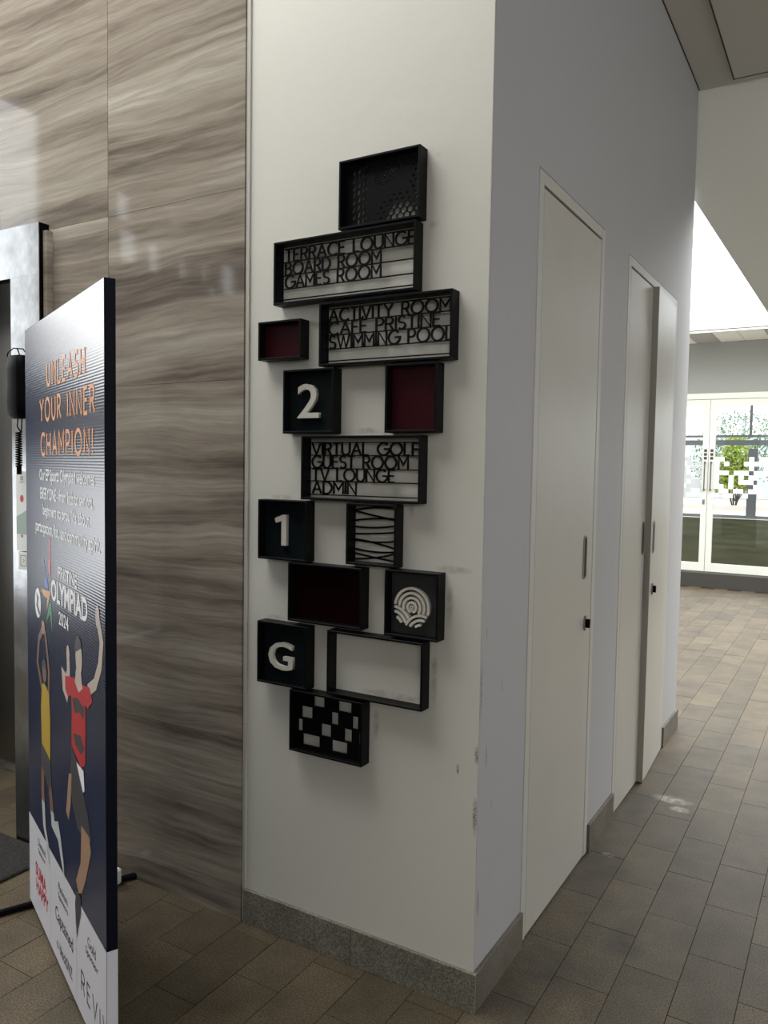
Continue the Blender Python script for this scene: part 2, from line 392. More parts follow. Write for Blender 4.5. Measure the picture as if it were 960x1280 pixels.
# sign wall (front) and the wall with flush doors (right)
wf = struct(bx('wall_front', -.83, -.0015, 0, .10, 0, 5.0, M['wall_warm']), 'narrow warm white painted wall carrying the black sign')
D1, D2, DZ = (.353, 1.073), (1.434, 2.462), 2.403
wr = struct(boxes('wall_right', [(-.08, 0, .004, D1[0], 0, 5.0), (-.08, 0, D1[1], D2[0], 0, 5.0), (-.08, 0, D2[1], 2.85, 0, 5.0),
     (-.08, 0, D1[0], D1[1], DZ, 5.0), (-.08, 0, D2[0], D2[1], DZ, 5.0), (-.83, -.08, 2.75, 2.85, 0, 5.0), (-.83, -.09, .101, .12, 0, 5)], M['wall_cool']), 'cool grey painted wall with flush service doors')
bb = struct(boxes('baseboard_front', [(-.818, -.40, -.012, -.0005, 0, .112), (-.397, .011, -.012, -.0005, 0, .112)], M['skirt'], bev=.001), 'speckled grey granite skirting under the sign wall')
bb2 = struct(boxes('baseboard_right', [(.0005, .012, .0, .352, 0, .112), (.0005, .012, 1.074, 1.433, 0, .112), (.0005, .012, 2.463, 2.862, 0, .112), (-.3, .012, 2.8505, 2.862, 0, .112)], M['skirt_b'], bev=.001), 'brown stone skirting between the flush doors')
struct(bx('trim_1', -.8285, -.812, -.006, -.0005, .112, 5.0, M['plaster'], bev=.002), 'thin plaster filler strip beside the marble')

# doors
def flush_door(name, y0, y1, z1, leaves, label):
    d = empty(name, (0, (y0 + y1) / 2, 0)); struct(d, label)
    oy = (y0 + y1) / 2
    def b(n, a0, a1, b0, b1, c0, c1, m, par=d, bev=.0015): return bx(n, a0, a1, b0 - oy, b1 - oy, c0, c1, m, par, bev)
    g = .003; f = .042
    b('frame_jamb', -.06, .002, y0 + g, y0 + f, 0.003, z1 - g, M['frame']); b('frame_jamb', -.06, .002, y1 - f, y1 - g, 0.003, z1 - g, M['frame'])
    b('frame_head', -.06, .002, y0 + f, y1 - f, z1 - f, z1 - g, M['frame'])
    b('backing', -.078, -.062, y0 + g, y1 - g, 0.003, z1 - g, M['joint'], bev=0)
    return d, b, f

def pull(parent, x, y, z0, z1, nm='flush_pull'):
    """recessed oval flush pull"""
    P = Plane((x, y, (z0 + z1) / 2), (0, 1, 0), (0, 0, 1), (1, 0, 0)); h = (z1 - z0) / 2; r = .018
    def oval(rr, hh): return arc(0, hh - rr, rr, rr, 0, 180, 10) + arc(0, -hh + rr, rr, rr, 180, 360, 10)
    bm = bmesh.new(); stroke(bm, P, oval(r, h), .006, 0, .003, closed=True)
    o = obj(nm, bm, M['chrome'], parent)
    bm = bmesh.new(); slab(bm, P, oval(r - .002, h - .002), 0, .0014); obj('recess_shade', bm, M['joint'], o)  # no hollow cut: flat dark slab, the recess shade put in as colour
    return o

def lock(parent, x, y, z):
    bm = bmesh.new(); P = Plane((x, y, z), (0, 1, 0), (0, 0, 1), (1, 0, 0))
    slab(bm, P, arc(0, 0, .017, .028, 0, 360, 20)[:-1], 0, .006); o = obj('lock_escutcheon', bm, M['chrome'], parent)
    bm = bmesh.new(); slab(bm, P, [(-.006, -.016), (.006, -.016), (.008, 0), (.006, .016), (-.006, .016)], .006, .02); obj('thumb_turn', bm, M['rubber'], o)

d1, b1, f = flush_door('door_1', D1[0], D1[1], DZ, 1, 'tall flush white door nearest the sign wall')
oy1 = (D1[0] + D1[1]) / 2
lf = b1('door_leaf', -.055, .001, D1[0] + f + .005, D1[1] - f - .006, .006, DZ - f - .008, M['door'])
pull(lf, .001, .93 - oy1, 1.10, 1.257); lock(lf, .001, .955 - oy1, .93)

d2, b2, f = flush_door('door_2', D2[0], D2[1], DZ, 2, 'pair of tall white doors, far leaf slightly ajar')
oy2 = (D2[0] + D2[1]) / 2
lf = b2('door_leaf', -.055, .001, D2[0] + f + .005, 1.90, .006, DZ - f - .007, M['door'])
pull(lf, .001, 1.853 - oy2, 1.11, 1.262)
# ajar leaf: hinged on the far jamb
hg = empty('hinged_leaf', (0.001, D2[1] - f - .004 - oy2, 0), d2)
aj = bx('door_leaf', -.042, 0, -.52, 0, .006, DZ - f - .005, M['door'], d2, bev=.0015)
aj.location = (0.006, D2[1] - f - .004 - oy2, 0); aj.rotation_euler = (0, 0, math.radians(2.6))
bpy.data.objects.remove(hg)
bx('leaf_edge', -.042, 0, -.5215, -.5202, .006, DZ - f - .005, M['edge'], aj)
bx('lock_face', -.030, -.010, -.5235, -.5216, .86, 1.12, M['chrome'], aj)
pull(aj, .0, -.455, 1.11, 1.262); lock(aj, .0, -.45, .935)

# ceiling over the corridor, with its inner recessed field
cl = struct(bx('ceiling', 0.0, 6.0, -6.0, 2.87, 3.637, 3.75, M['ceil']), 'painted ceiling border with recessed inner field')
boxes('ceiling_joint', [(.187, .193, -6, 2.785, 3.6205, 3.6372), (.193, 6.0, 2.779, 2.785, 3.6205, 3.6372), (.0005, .005, -6, 2.85, 3.632, 3.6372)], M['joint'], cl)
bx('ceiling_panel', .194, 6.0, -6.0, 2.778, 3.622, 3.6368, M['ceil'], cl)
# beam with a raking soffit at the end of the corridor
bm = bmesh.new(); slab(bm, Plane((0, 2.872, 0), (1, 0, 0), (0, 0, 1), (0, -1, 0)), [(-.3, 3.75), (-.3, 3.52), (.01, 3.014), (.60, 2.04), (6.0, 2.04), (6.0, 3.75)], -.12, 0)
struct(obj('wall_beam', bm, M['cream']), 'cream wall end with a diagonal lower edge'); bpy.data.objects['wall_beam'].name = 'wall_far'
# left hall: high ceiling, outer walls
struct(boxes('ceiling', [(-4.5, 0, -6, -2.25, 5.0, 5.1), (-4.5, -3.25, -2.25, 0, 5, 5.1), (-.55, 0, -2.25, 0, 5, 5.1), (-3.25, -.55, -.25, 0, 5, 5.1)], M['hall']))
struct(bx('wall_bulkhead', -.0, .1, -6, -.002, 3.752, 5.0, M['hall']))
struct(boxes('wall_behind', [(-4.5, 2.4, -6.1, -6.0, 0, 5.0), (4.8, 6.0, -6.1, -6, 0, 5), (2.4, 4.8, -6.1, -6, 0, 2.2), (2.4, 4.8, -6.1, -6, 3.3, 5)], M['hall']))  # its opening is added to let light onto the cream wall end

# marble wall
ml = struct(boxes('wall_left', [(-.95, -.831, .01, .09, 0, 5.0), (-1.945, -.951, .01, .09, 0, 5), (-3.31, -1.946, .01, .09, 2.25, 5.0), (-4.5, -3.311, .01, .09, 0, 5.0)], M['joint']), 'polished streaked brown marble panel wall')
xs = [(-1.4555, -.8295), (-2.08, -1.4575), (-2.705, -2.082), (-3.33, -2.707), (-3.955, -3.332), (-4.5, -3.957)]
zs = [(0, .6045), (.6055, 1.7695), (1.7705, 2.3645), (2.3655, 3.5295), (3.5305, 4.13), (4.131, 5.0)]
for xa_, xb in xs:
    for za, zb in zs:
        xa = xa_
        if xa < -1.79 and xa > -3.4 and zb < 2.37:                      # the lift opening takes these
            if xb > -1.8:
                xa = -1.80
            else: continue
        bx('marble_panel', xa, xb, -.01, .0095, za, zb, M['marble'], ml, bev=.0002)
bx('marble_reveal', -1.80, -1.76, -.036, -.0105, 0.001, 2.355, M['marble'], ml)

# lift portal
lift = struct(empty('door_3', (-2.5, 0, 0)), 'lift portal with a steel surround and dark steel doors')
def lb(n, x0, x1, y0, y1, z0, z1, m, bev=0.0, par=None): return bx(n, x0 + 2.5, x1 + 2.5, y0, y1, z0, z1, m, par or lift, bev)
lb('portal_header', -3.32, -1.781, -.055, -.052, 2.194, 2.383, M['steel'])
lb('header_core', -3.32, -1.7815, -.0515, -.0105, 2.194, 2.383, M['rubber'])
lb('portal_jamb', -1.952, -1.781, -.055, -.052, .001, 2.1935, M['steel'])
lb('jamb_core', -1.952, -1.7815, -.0515, .38, .001, 2.1935, M['rubber'])
lb('portal_jamb', -3.32, -3.15, -.055, .38, .001, 2.1935, M['steel'])
lb('lift_panel', -2.55, -1.953, .395, .42, .004, 2.25, M['steel_dark'], .002)
lb('lift_panel', -3.149, -2.553, .395, .42, .004, 2.25, M['steel_dark'], .002)
lb('lift_lintel', -3.149, -1.953, .385, .394, 2.16, 2.25, M['steel_dark'])
lb('lift_sill', -3.149, -1.953, .36, .394, .001, .006, M['chrome'])
lb('recess_soffit', -3.149, -1.953, -.0100, .384, 2.195, 2.25, M['steel_dark'])
struct(bx('wall_shaft', -3.4, -1.8, .43, .50, 0, 2.6, M['hall']))

# outer walls and their windows (unseen directly: they carry the daylight)
struct(boxes('window_1', [(-4.56, -4.52, -2.45, -.03, .5, .55)] + [(-4.56, -4.52, y, y + .05, .55, 1.55) for y in (-1.7, -.9)], M['dark_alu']))
# pierced screen in the upper opening: its gaps show as bright patches in the marble
scr = [(-8.4, -8.1, 5.01, 5.28), (-7.29, -7.18, 4.68, 4.91), (-8.32, -7.96, 4.41, 4.73), (-7.74, -7.52, 4.19, 4.49), (-7.15, -7.01, 4.02, 4.23), (-6.74, -6.63, 3.93, 4.16),
       (-6.39, -6.15, 3.75, 4.04), (-6.6, -6.48, 3.73, 3.83)]
OUTER = []
for xa, xb, za, zb in scr:
    q = []
    for X, Z in ((xa, za), (xb, zb)):
        t = 5.349 / (.849 - X); q.append((1.9265 - t * 7.9265, 1.5 + t * (Z - 1.5)))
    OUTER.append((min(q[0][0], q[1][0]), max(q[0][0], q[1][0]), min(q[0][1], q[1][1]), max(q[0][1], q[1][1])))
struct(boxes('wall_outer_right', [(6.0, 6.1, -6, -2.6, 0, 5), (6.0, 6.1, .6, 9.3, 0, 3.6), (6, 6.1, -2.6, .6, 0, 1.1), (6, 6.1, -2.6, .6, 3.1, 5)], M['hall']))  # unseen opening added to light the door wall

# ------------------------------------------------------------------ far glazed front
FY = 9.185
struct(bx('wall_grey', -4.5, 6.0, FY, FY + .15, 2.531, 3.19, M['grey_wall']), 'grey painted wall above the glazed doors').name = 'wall_back'
struct(boxes('wall_lobby', [(-4.5, -1.90, FY, FY + .15, 0, 2.53), (2.6, 6.0, FY, FY + .15, 0, 2.53)], M['grey_wall']))
so = struct(bx('soffit', -4.5, 6.0, 8.38, FY + .15, 3.203, 3.24, M['grey_wall']), 'low soffit of grey planks over the glazed doors'); so.name = 'ceiling_soffit'
struct(boxes('trim_2', [(-4.5, 6.0, 8.34, 8.375, 3.218, 3.262), (-4.5, 6.0, 8.345, 8.378, 3.186, 3.208)], M['white_alu']), 'pale fascia along the soffit edge')
for k in range(36):
    bx('soffit_plank', -4.5 + k * .29, -4.5 + k * .29 + .282, 8.38, FY, 3.191, 3.2025, (M['cream'] if k % 3 else M['hall']), so)
struct(bx('trim_3', -1.90, 2.6, 8.98, FY + .12, 0.0005, .186, M['dark_stone']), 'dark stone step below the glazed doors')
d4 = struct(empty('door_4', (-.825, FY, .188)), 'white framed double glass doors with frosted square pattern')
def db(n, x0, x1, y0, y1, z0, z1, m, par=d4, bev=0.0): return bx(n, x0 + .825, x1 + .825, y0, y1, z0 - .188, z1 - .188, m, par, bev)
db('head_frame', -1.90, .20, -.03, .06, 2.452, 2.53, M['white_alu'], bev=.004)
db('side_frame', -1.90, -1.82, -.02, .06, .19, 2.451, M['white_alu']); db('side_frame', .12, .20, -.02, .06, .19, 2.451, M['white_alu'])
cells_l = [(3, 0), (4, 0), (0, 1), (1, 1), (3, 1), (1, 2), (2, 2), (4, 2), (1, 3), (4, 3), (0, 4), (1, 4), (4, 4), (2, 5), (3, 5), (1, 5)]
random.seed(11)
for side, (xa, xb) in enumerate(((-1.815, -.828), (-.822, .115))):
    st = .072; lz0, lz1 = .192, 2.448
    leafo = empty('glass_leaf', ((xa + xb) / 2 + .825, 0, 0), d4); ox = (xa + xb) / 2
    def pb(n, x0, x1, y0, y1, z0, z1, m, par=leafo, bev=0.0): return bx(n, x0 - ox, x1 - ox, y0, y1, z0 - .188, z1 - .188, m, par, bev)
    pb('leaf_frame', xa, xa + st, -.02, .03, lz0, lz1, M['white_alu']); pb('leaf_frame', xb - st, xb, -.02, .03, lz0, lz1, M['white_alu'])
    pb('leaf_frame', xa + st, xb - st, -.02, .03, lz0, .30, M['white_alu']); pb('leaf_frame', xa + st, xb - st, -.02, .03, 2.362, lz1, M['white_alu'])
    pb('glass_pane', xa + st, xb - st, .002, .008, .30, 2.362, M['glass'])
    hx = xb - .036 if side == 0 else xa + .036
    bm = bmesh.new(); tube(bm, [(hx - ox, -.055, 1.255 - .188), (hx - ox, -.055, 1.64 - .188)], .008)
    for zz in (1.27, 1.625): tube(bm, [(hx - ox, -.02, zz - .188), (hx - ox, -.06, zz - .188)], .012)
    obj('pull_handle', bm, M['dark_alu'], leafo)
    for zz in (1.665, 1.715, 1.765): pb('hole_plate', hx - .018, hx + .018, -.024, -.02, zz, zz + .036, M['joint'])
    if side == 0: pb('door_lock', hx - .015, hx + .012, -.03, -.02, 1.08, 1.14, M['chrome'])
    bm = bmesh.new(); c = .059
    for i in range(int((xb - xa - 2 * st) / c) + 1):
        for j in range(9):
            e_ = 1 - abs(j - 4) / 9
            if side == 1: on = random.random() < .74 * e_
            else: on = random.random() < .62 * e_
            if on:
                x0 = xa + st + i * c; x1 = min(x0 + c, xb - st)
                if x1 > x0: box(bm, x0 - ox, x1 - ox, -.0005, .0015, 1.17 + j * c - .188, 1.17 + (j + 1) * c - .188)
    fo = obj('frosted_squares', bm, M['film'] if side else M['film_grey'], leafo); fo['kind'] = 'stuff'
wn = struct(empty('window_2', (1.4, FY, .188)), 'glazed side panels beside the far doors')
for k in range(3): bx('window_pane', -1.12 + k * .8, -.4 + k * .8, .0, .006, .1, 2.2, M['glass'], wn)
boxes('window_frame', [(-1.2 + k * .8, -1.12 + k * .8, -.02, .05, 0, 2.34) for k in range(4)] + [(-1.12, 1.2, -.02, .05, 0, .1), (-1.12, 1.2, -.02, .05, 2.2, 2.34)], M['white_alu'], wn)

# lobby beyond, then the garden front
struct(bx('floor', -14, 10, 9.35, 26.0, -.12, -.005, M['carpet']), 'dark olive carpeted lobby beyond the glass doors')
g2 = struct(empty('window_3', (-2.05, 26.3, 0)), 'dark framed outer glazing of the lobby')
boxes('transom', [(-12, 12, -.08, .08, 2.40, 2.56), (-12, 12, -.08, .08, 2.66, 2.73)], M['dark_alu'], g2)
for x in (-8.6, -4.3, 0.0, 4.3, 8.6): bx('post', x - .14, x + .14, -.09, .09, 0, 2.28, M['dark_alu'], g2); bx('mullion', x - .14, x - .06, -.05, .05, 2.70, 5.0, M['dark_alu'], g2)
boxes('bottom_rail', [(-12, 12, -.05, .05, 0.0, .10)], M['dark_alu'], g2)
struct(bx('ground', -40, 40, 26.42, 70, -.14, -.02, M['pave']), 'pale paving outside').name = 'ground'
tag(bx('planter_kerb', -20, 15, 33.0, 33.25, -.018, .16, M['pave']), 'low stone kerb in front of the garden hedge', 'kerb')

# hedges as clumps of leaf blades
def hedge(name, cx, cy, z0, wx, wy, h, n, m, label, group):
    vs, fs = [], []
    for _ in range(n):
        a = random.uniform(0, 2 * math.pi); u = random.random() ** .4; p = math.acos(random.uniform(-.3, 1))
        x = math.sin(p) * math.cos(a) * wx / 2 * u; y = math.sin(p) * math.sin(a) * wy / 2 * u; z = math.cos(p) * h * .62 * u + h * .38
        s = random.uniform(.05, .11); d = Vector([random.gauss(0, 1) for _ in range(3)]).normalized(); e = d.orthogonal().normalized()
        c = Vector((x, y, z)); i = len(vs)
        vs += [c - d * s, c + e * s * .45, c + d * s, c - e * s * .45]; fs.append((i, i + 1, i + 2, i + 3))
    o = empty(name, (cx, cy, z0)); tag(o, label, 'shrub', group)
    lo = obj('foliage', (vs, [], fs), m, o); lo['kind'] = 'stuff'
    bm = bmesh.new()
    for k in range(7):
        a = k * .9; tube(bm, [(.05 * math.cos(a), .05 * math.sin(a), 0), (wx * .2 * math.cos(a), wy * .2 * math.sin(a), h * .35), (wx * .32 * math.cos(a), wy * .3 * math.sin(a), h * .7)], .025, 5)
    obj('stem', bm, M['dark_stone'], o)
    return o
hedge('garden_shrub', -3.5, 34.0, -.02, 1.6, 1.4, 3.1, 2600, M['leaf'], 'yellow green shrub seen through the right glass door left of the dark post', 'garden shrubs')
hedge('garden_shrub', -1.4, 34.2, -.02, 1.6, 1.4, 2.9, 2200, M['leaf'], 'yellow green shrub right of the dark post beyond the glass door', 'garden shrubs')
hedge('garden_shrub', .6, 34.2, -.02, 2.0, 1.4, 2.6, 1600, M['leaf_dark'], 'green garden shrub farthest right beyond the glazed front', 'garden shrubs')
hedge('garden_tree', -4.6, 44.0, -.02, 5.0, 3, 5.0, 2600, M['leaf_dark'], 'green tree crown behind the shrubs, before the pale building', 'garden trees')
bd = tag(empty('garden_building', (-2, 48, 0)), 'pale building with an open roof beam beyond the garden', 'building')
boxes('building_wall', [(-8, 14, .3, .8, 0, 3.6)], M['concrete'], bd); boxes('roof_beam', [(-4.2, 14, -.4, .2, 4.55, 4.8)], M['concrete'], bd)
for k in range(9): bx('beam_post', -4 + k * 1.1, -3.8 + k * 1.1, -.2, 0, 3.6, 4.55, M['concrete'], bd)

# ------------------------------------------------------------------ the wall sign: fourteen black frames
RIM, DEP = .0065, .044
def frame_obj(name, x0, x1, z0, z1, label, cat='sign panel', back=None, dep=DEP, rim=RIM):
    e = 0.0015
    x0 += e; x1 -= e; z0 += e; z1 -= e
    ox, oz = (x0 + x1) / 2, (z0 + z1) / 2
    o = empty(name, (ox, 0, oz)); tag(o, label, cat, 'black steel frames of the wall directory')
    w_, h_ = (x1 - x0) / 2, (z1 - z0) / 2
    boxes('frame', [(-w_, w_, -dep, -.0005, h_ - rim, h_), (-w_, w_, -dep, -.0005, -h_, -h_ + rim), (-w_, -w_ + rim, -dep, -.0005, -h_ + rim, h_ - rim), (w_ - rim, w_, -dep, -.0005, -h_ + rim, h_ - rim)], M['black'], o, bev=.0008)
    if back: bx('back_panel', -w_ + rim, w_ - rim, -.014, -.0012, -h_ + rim, h_ - rim, M[back], o)
    P = Plane((-ox, 0, -oz), (1, 0, 0), (0, 0, 1), (0, -1, 0))
    return o, P, (x0 + rim, x1 - rim, z0 + rim, z1 - rim)

LW, LC0, LC1 = .0051, .018, .022
def text_frame(name, x0, x1, z0, z1, label, rails, lines):
    o, P, (a0, a1, b0, b1) = frame_obj(name, x0, x1, z0, z1, label)
    for z in rails:
        bm = bmesh.new(); slab(bm, P, [(a0, z - .0016), (a1, z - .0016), (a1, z + .0016), (a0, z + .0016)], LC0, LC1); obj('rail', bm, M['black'], o)
    for t, xa, xb, zb, zt in lines:
        k = (xb - xa - LW) / line_width(t) ; x = xa + LW / 2; h = zt - zb - LW * .6; zb = zb + LW * .3
        for c in t:
            adv, st = GL[c]
            if st:
                bm = bmesh.new()
                for s in st:
                    pts = [(x + p[0] * k, zb + p[1] * h) for p in s]
                    cl_ = len(s) > 6 and (Vector(s[0]) - Vector(s[-1])).length < 1e-4
                    stroke(bm, P, pts[:-1] if cl_ else pts, LW, LC0, LC1 + .0005, closed=cl_)
                obj('letter', bm, M['black'], o)
            x += (adv + GAP) * k
    return o

def curve_plate(name, P, outer, holes, c0, c1, m, parent):
    cu = bpy.data.curves.new(name, 'CURVE'); cu.dimensions = '2D'; cu.fill_mode = 'BOTH'; K = 200.0; cu.extrude = (c1 - c0) / 2 * K
    for pl in [outer] + holes:
        sp = cu.splines.new('POLY'); sp.points.add(len(pl) - 1); sp.use_cyclic_u = True
        for q, p in zip(sp.points, pl): q.co = (p[0] * K, p[1] * K, 0, 1)
    t = bpy.data.objects.new('tmp', cu); COL.objects.link(t); dg = bpy.context.evaluated_depsgraph_get()
    me = bpy.data.meshes.new_from_object(t.evaluated_get(dg)); bpy.data.objects.remove(t)
    for v in me.vertices: v.co = P(v.co.x / K, v.co.y / K, (c0 + c1) / 2 + v.co.z / K)
    me.materials.clear(); me.materials.append(m); me.name = name
    return link(bpy.data.objects.new(name, me), parent)

def grid_plate(name, P, x0, x1, z0, z1, rects, c0, c1, m, parent=None):
    """flat plate with rectangular openings"""
    xs = sorted({round(v, 5) for v in [x0, x1] + [q[0] for q in rects] + [q[1] for q in rects] if x0 - 1e-6 <= v <= x1 + 1e-6})
    zs = sorted({round(v, 5) for v in [z0, z1] + [q[2] for q in rects] + [q[3] for q in rects] if z0 - 1e-6 <= v <= z1 + 1e-6})
    def solid(i, j):
        if not (0 <= i < len(xs) - 1 and 0 <= j < len(zs) - 1): return False
        x, z = (xs[i] + xs[i + 1]) / 2, (zs[j] + zs[j + 1]) / 2
        return not any(a < x < b and c < z < d for a, b, c, d in rects)
    bm = bmesh.new()
    def quad(*p): bm.faces.new([bm.verts.new(P(*q)) for q in p])
    for i in range(len(xs) - 1):
        for j in range(len(zs) - 1):
            if not solid(i, j): continue
            a, b, c, d = xs[i], xs[i + 1], zs[j], zs[j + 1]
            quad((a, c, c1), (b, c, c1), (b, d, c1), (a, d, c1)); quad((a, d, c0), (b, d, c0), (b, c, c0), (a, c, c0))
            if not solid(i - 1, j): quad((a, c, c0), (a, c, c1), (a, d, c1), (a, d, c0))
            if not solid(i + 1, j): quad((b, c, c1), (b, c, c0), (b, d, c0), (b, d, c1))
            if not solid(i, j - 1): quad((a, c, c0), (b, c, c0), (b, c, c1), (a, c, c1))
            if not solid(i, j + 1): quad((a, d, c1), (b, d, c1), (b, d, c0), (a, d, c0))
    bmesh.ops.remove_doubles(bm, verts=bm.verts, dist=1e-5)
    return obj(name, bm, m, parent)

def font_mesh(txt, P, x0, x1, z0, z1, c, ext=0.0, name='lettering', mat=None, parent=None, bold=0.0):
    cu = bpy.data.curves.new('t', 'FONT'); cu.body = txt; cu.extrude = ext; cu.offset = bold; cu.align_x = 'CENTER'; cu.resolution_u = 3
    t = bpy.data.objects.new('tmp', cu); COL.objects.link(t); dg = bpy.context.evaluated_depsgraph_get()
    me = bpy.data.meshes.new_from_object(t.evaluated_get(dg)); bpy.data.objects.remove(t)
    X = [v.co.x for v in me.vertices]; Y = [v.co.y for v in me.vertices]; a, b_, c_, d_ = min(X), max(X), min(Y), max(Y)
    for v in me.vertices:
        v.co = P(x0 + (v.co.x - a) / (b_ - a) * (x1 - x0), z0 + (v.co.y - c_) / (d_ - c_) * (z1 - z0), c + (v.co.z if ext else 0))
    me.materials.clear(); me.materials.append(mat)
    return link(bpy.data.objects.new(name, me), parent)

S = 'lettering_sign'
OW = grid_plate('wall_outer_left', Plane((-4.5, 0, 0), (0, 1, 0), (0, 0, 1), (1, 0, 0)), -6, .1, 0, 5, OUTER + [(-2.45, -.03, .5, 1.55), (-1.95, -.03, 2.05, 4.1)], -.06, 0, M['hall'])
struct(OW)
# 1 pierced pattern
o, P, (a0, a1, b0, b1) = frame_obj('pierced_sign', -.453, -.188, 2.172, 2.366, 'black framed panel pierced with round holes, topmost of the wall sign')
holes = []
def add_hole(x, z, rx, rz, sh=0.0):
    if x - rx - abs(sh) * rz < a0 + .004 or x + rx + abs(sh) * rz > a1 - .004 or z - rz < b0 + .004 or z + rz > b1 - .004 or min(rx, rz) < .0009: return
    for q in holes:
        if abs(q[0] - x) < (q[2] + rx + .0012) and abs(q[1] - z) < (q[3] + rz + .0012) and math.hypot((q[0] - x) / (q[2] + rx + .001), (q[1] - z) / (q[3] + rz + .001)) < 1: return
    holes.append((x, z, rx, rz, sh))
for c_i, (xx, rx) in enumerate(((-.4355, .0058), (-.417, .0050), (-.400, .0042), (-.386, .0034), (-.375, .0026))):
    for k in range(9): add_hole(xx + .002 * (k % 2), 2.186 + k * .0205 + .004 * c_i, rx, .0085 - .0006 * c_i, .25)
for i in range(-6, 14):
    for j in range(-5, 9):
        x = -.283 + i * .0205 + (j % 2) * .0102; z = 2.193 + j * .0150
        d = math.hypot((x + .262) / .085, (z - 2.200) / .062)
        if d < 1: r = .0083 * (1 - d * d) ** .55; add_hole(x, z, r, r * (1 if d < .5 else .8))
for i in range(-14, 14):
    for j in range(-12, 13):
        x = -.312 + i * .0078 + (j % 2) * .0039; z = 2.318 + j * .0062
        u = (x + .305) * .8 + (z - 2.318) * .5; v = -(x + .305) * .5 + (z - 2.318) * .8; d = math.hypot(u / .05, v / .028)
        if d < 1: r = .0027 * (1 - d * d) ** .4; add_hole(x, z, r, r)
for i in range(-3, 4):
    for j in range(-5, 6):
        x = -.197 + i * .0170 + (j % 2) * .0085; z = 2.281 + j * .0145
        d = math.hypot((x + .193) / .042, (z - 2.281) / .068)
        if d < 1: r = .0074 * (1 - d * d) ** .5; add_hole(x, z, r * .85, r)
hp = [[(x + rx * math.cos(t) + sh * rz * math.sin(t), z + rz * math.sin(t)) for t in [2 * math.pi * k / 12 for k in range(12)]] for x, z, rx, rz, sh in holes]
curve_plate('pierced_plate', P, [(a0, b0), (a1, b0), (a1, b1), (a0, b1)], hp, .016, .019, M['black'], o)

text_frame(S, -.687, -.197, 1.980, 2.169, 'black open sign frame reading TERRACE LOUNGE, BOARD ROOM, GAMES ROOM', [2.150, 2.111, 2.0715, 2.0315, 2.000],
   [('TERRACE LOUNGE', -.660, -.211, 2.111, 2.150), ('BOARD ROOM', -.660, -.319, 2.0715, 2.111), ('GAMES ROOM', -.660, -.319, 2.0315, 2.0715)])
act = text_frame(S, -.517, -.083, 1.789, 1.975, 'black open sign frame reading ACTIVITY ROOM, CAFÉ PRISTINE, SWIMMING POOL', [1.9575, 1.920, 1.8815, 1.8415, 1.807],
   [('ACTIVITY ROOM', -.497, -.099, 1.920, 1.9575), ('CAFE PRISTINE', -.498, -.129, 1.8815, 1.920), ('SWIMMING POOL', -.495, -.092, 1.8415, 1.8815)])
bm = bmesh.new(); stroke(bm, Plane((.3, 0, -1.882), (1, 0, 0), (0, 0, 1), (0, -1, 0)), [(-.3835, 1.921), (-.3765, 1.9285)], .004, LC0, LC1 + .0006); obj('accent', bm, M['black'], act)
text_frame(S, -.577, -.170, 1.398, 1.590, 'black open sign frame reading VIRTUAL GOLF, GUEST ROOM, TV LOUNGE, ADMIN', [1.5695, 1.532, 1.493, 1.4555, 1.415],
   [('VIRTUAL GOLF', -.553, -.187, 1.532, 1.5695), ('GUEST ROOM', -.553, -.220, 1.493, 1.532), ('TV LOUNGE', -.551, -.263, 1.4555, 1.493), ('ADMIN', -.551, -.391, 1.417, 1.4555)])

frame_obj('colour_panel', -.745, -.580, 1.818, 1.937, 'small maroon panel in a black frame, left of the activity room lettering', back='maroon')
frame_obj('colour_panel', -.289, -.124, 1.594, 1.786, 'square maroon panel in a black frame, right of the number 2', back='maroon')
frame_obj('colour_panel', -.622, -.3545, 1.027, 1.209, 'wide near-black maroon panel right of and below the number 1', back='maroon_dark')
def numeral(name, x0, x1, z0, z1, label, ch, r):
    o, P, _ = frame_obj(name, x0, x1, z0, z1, label, back='plate')
    if ch == '1':
        bm = bmesh.new(); q0, q1, q2, q3 = r
        slab(bm, P, [(q1 - .019, q2), (q1, q2), (q1, q3), (q1 - .014, q3), (q0, q3 - .012), (q0 + .004, q3 - .026), (q1 - .019, q3 - .019)], .0145, .026); obj('numeral', bm, M['letter'], o)
    else: font_mesh(ch, P, *r, .022, .006, 'numeral' if ch != 'G' else 'letter', M['letter'], o, bold=.008)
numeral('number_sign', -.647, -.4595, 1.5945, 1.787, 'black box with a raised cream numeral two, beside the bare gap and square maroon panel', '2', (-.603, -.524, 1.642, 1.744))
numeral('number_sign', -.7405, -.5515, 1.209, 1.396, 'black box with a raised cream numeral one, left of the wavy bars', '1', (-.687, -.642, 1.254, 1.349))
numeral('letter_sign', -.7405, -.5465, .821, 1.017, 'black box with raised cream letter G', 'G', (-.707, -.612, .866, .953))
frame_obj('open_frame', -.475, -.1515, .8245, 1.0185, 'empty black frame with bare wall inside, right of the letter G')

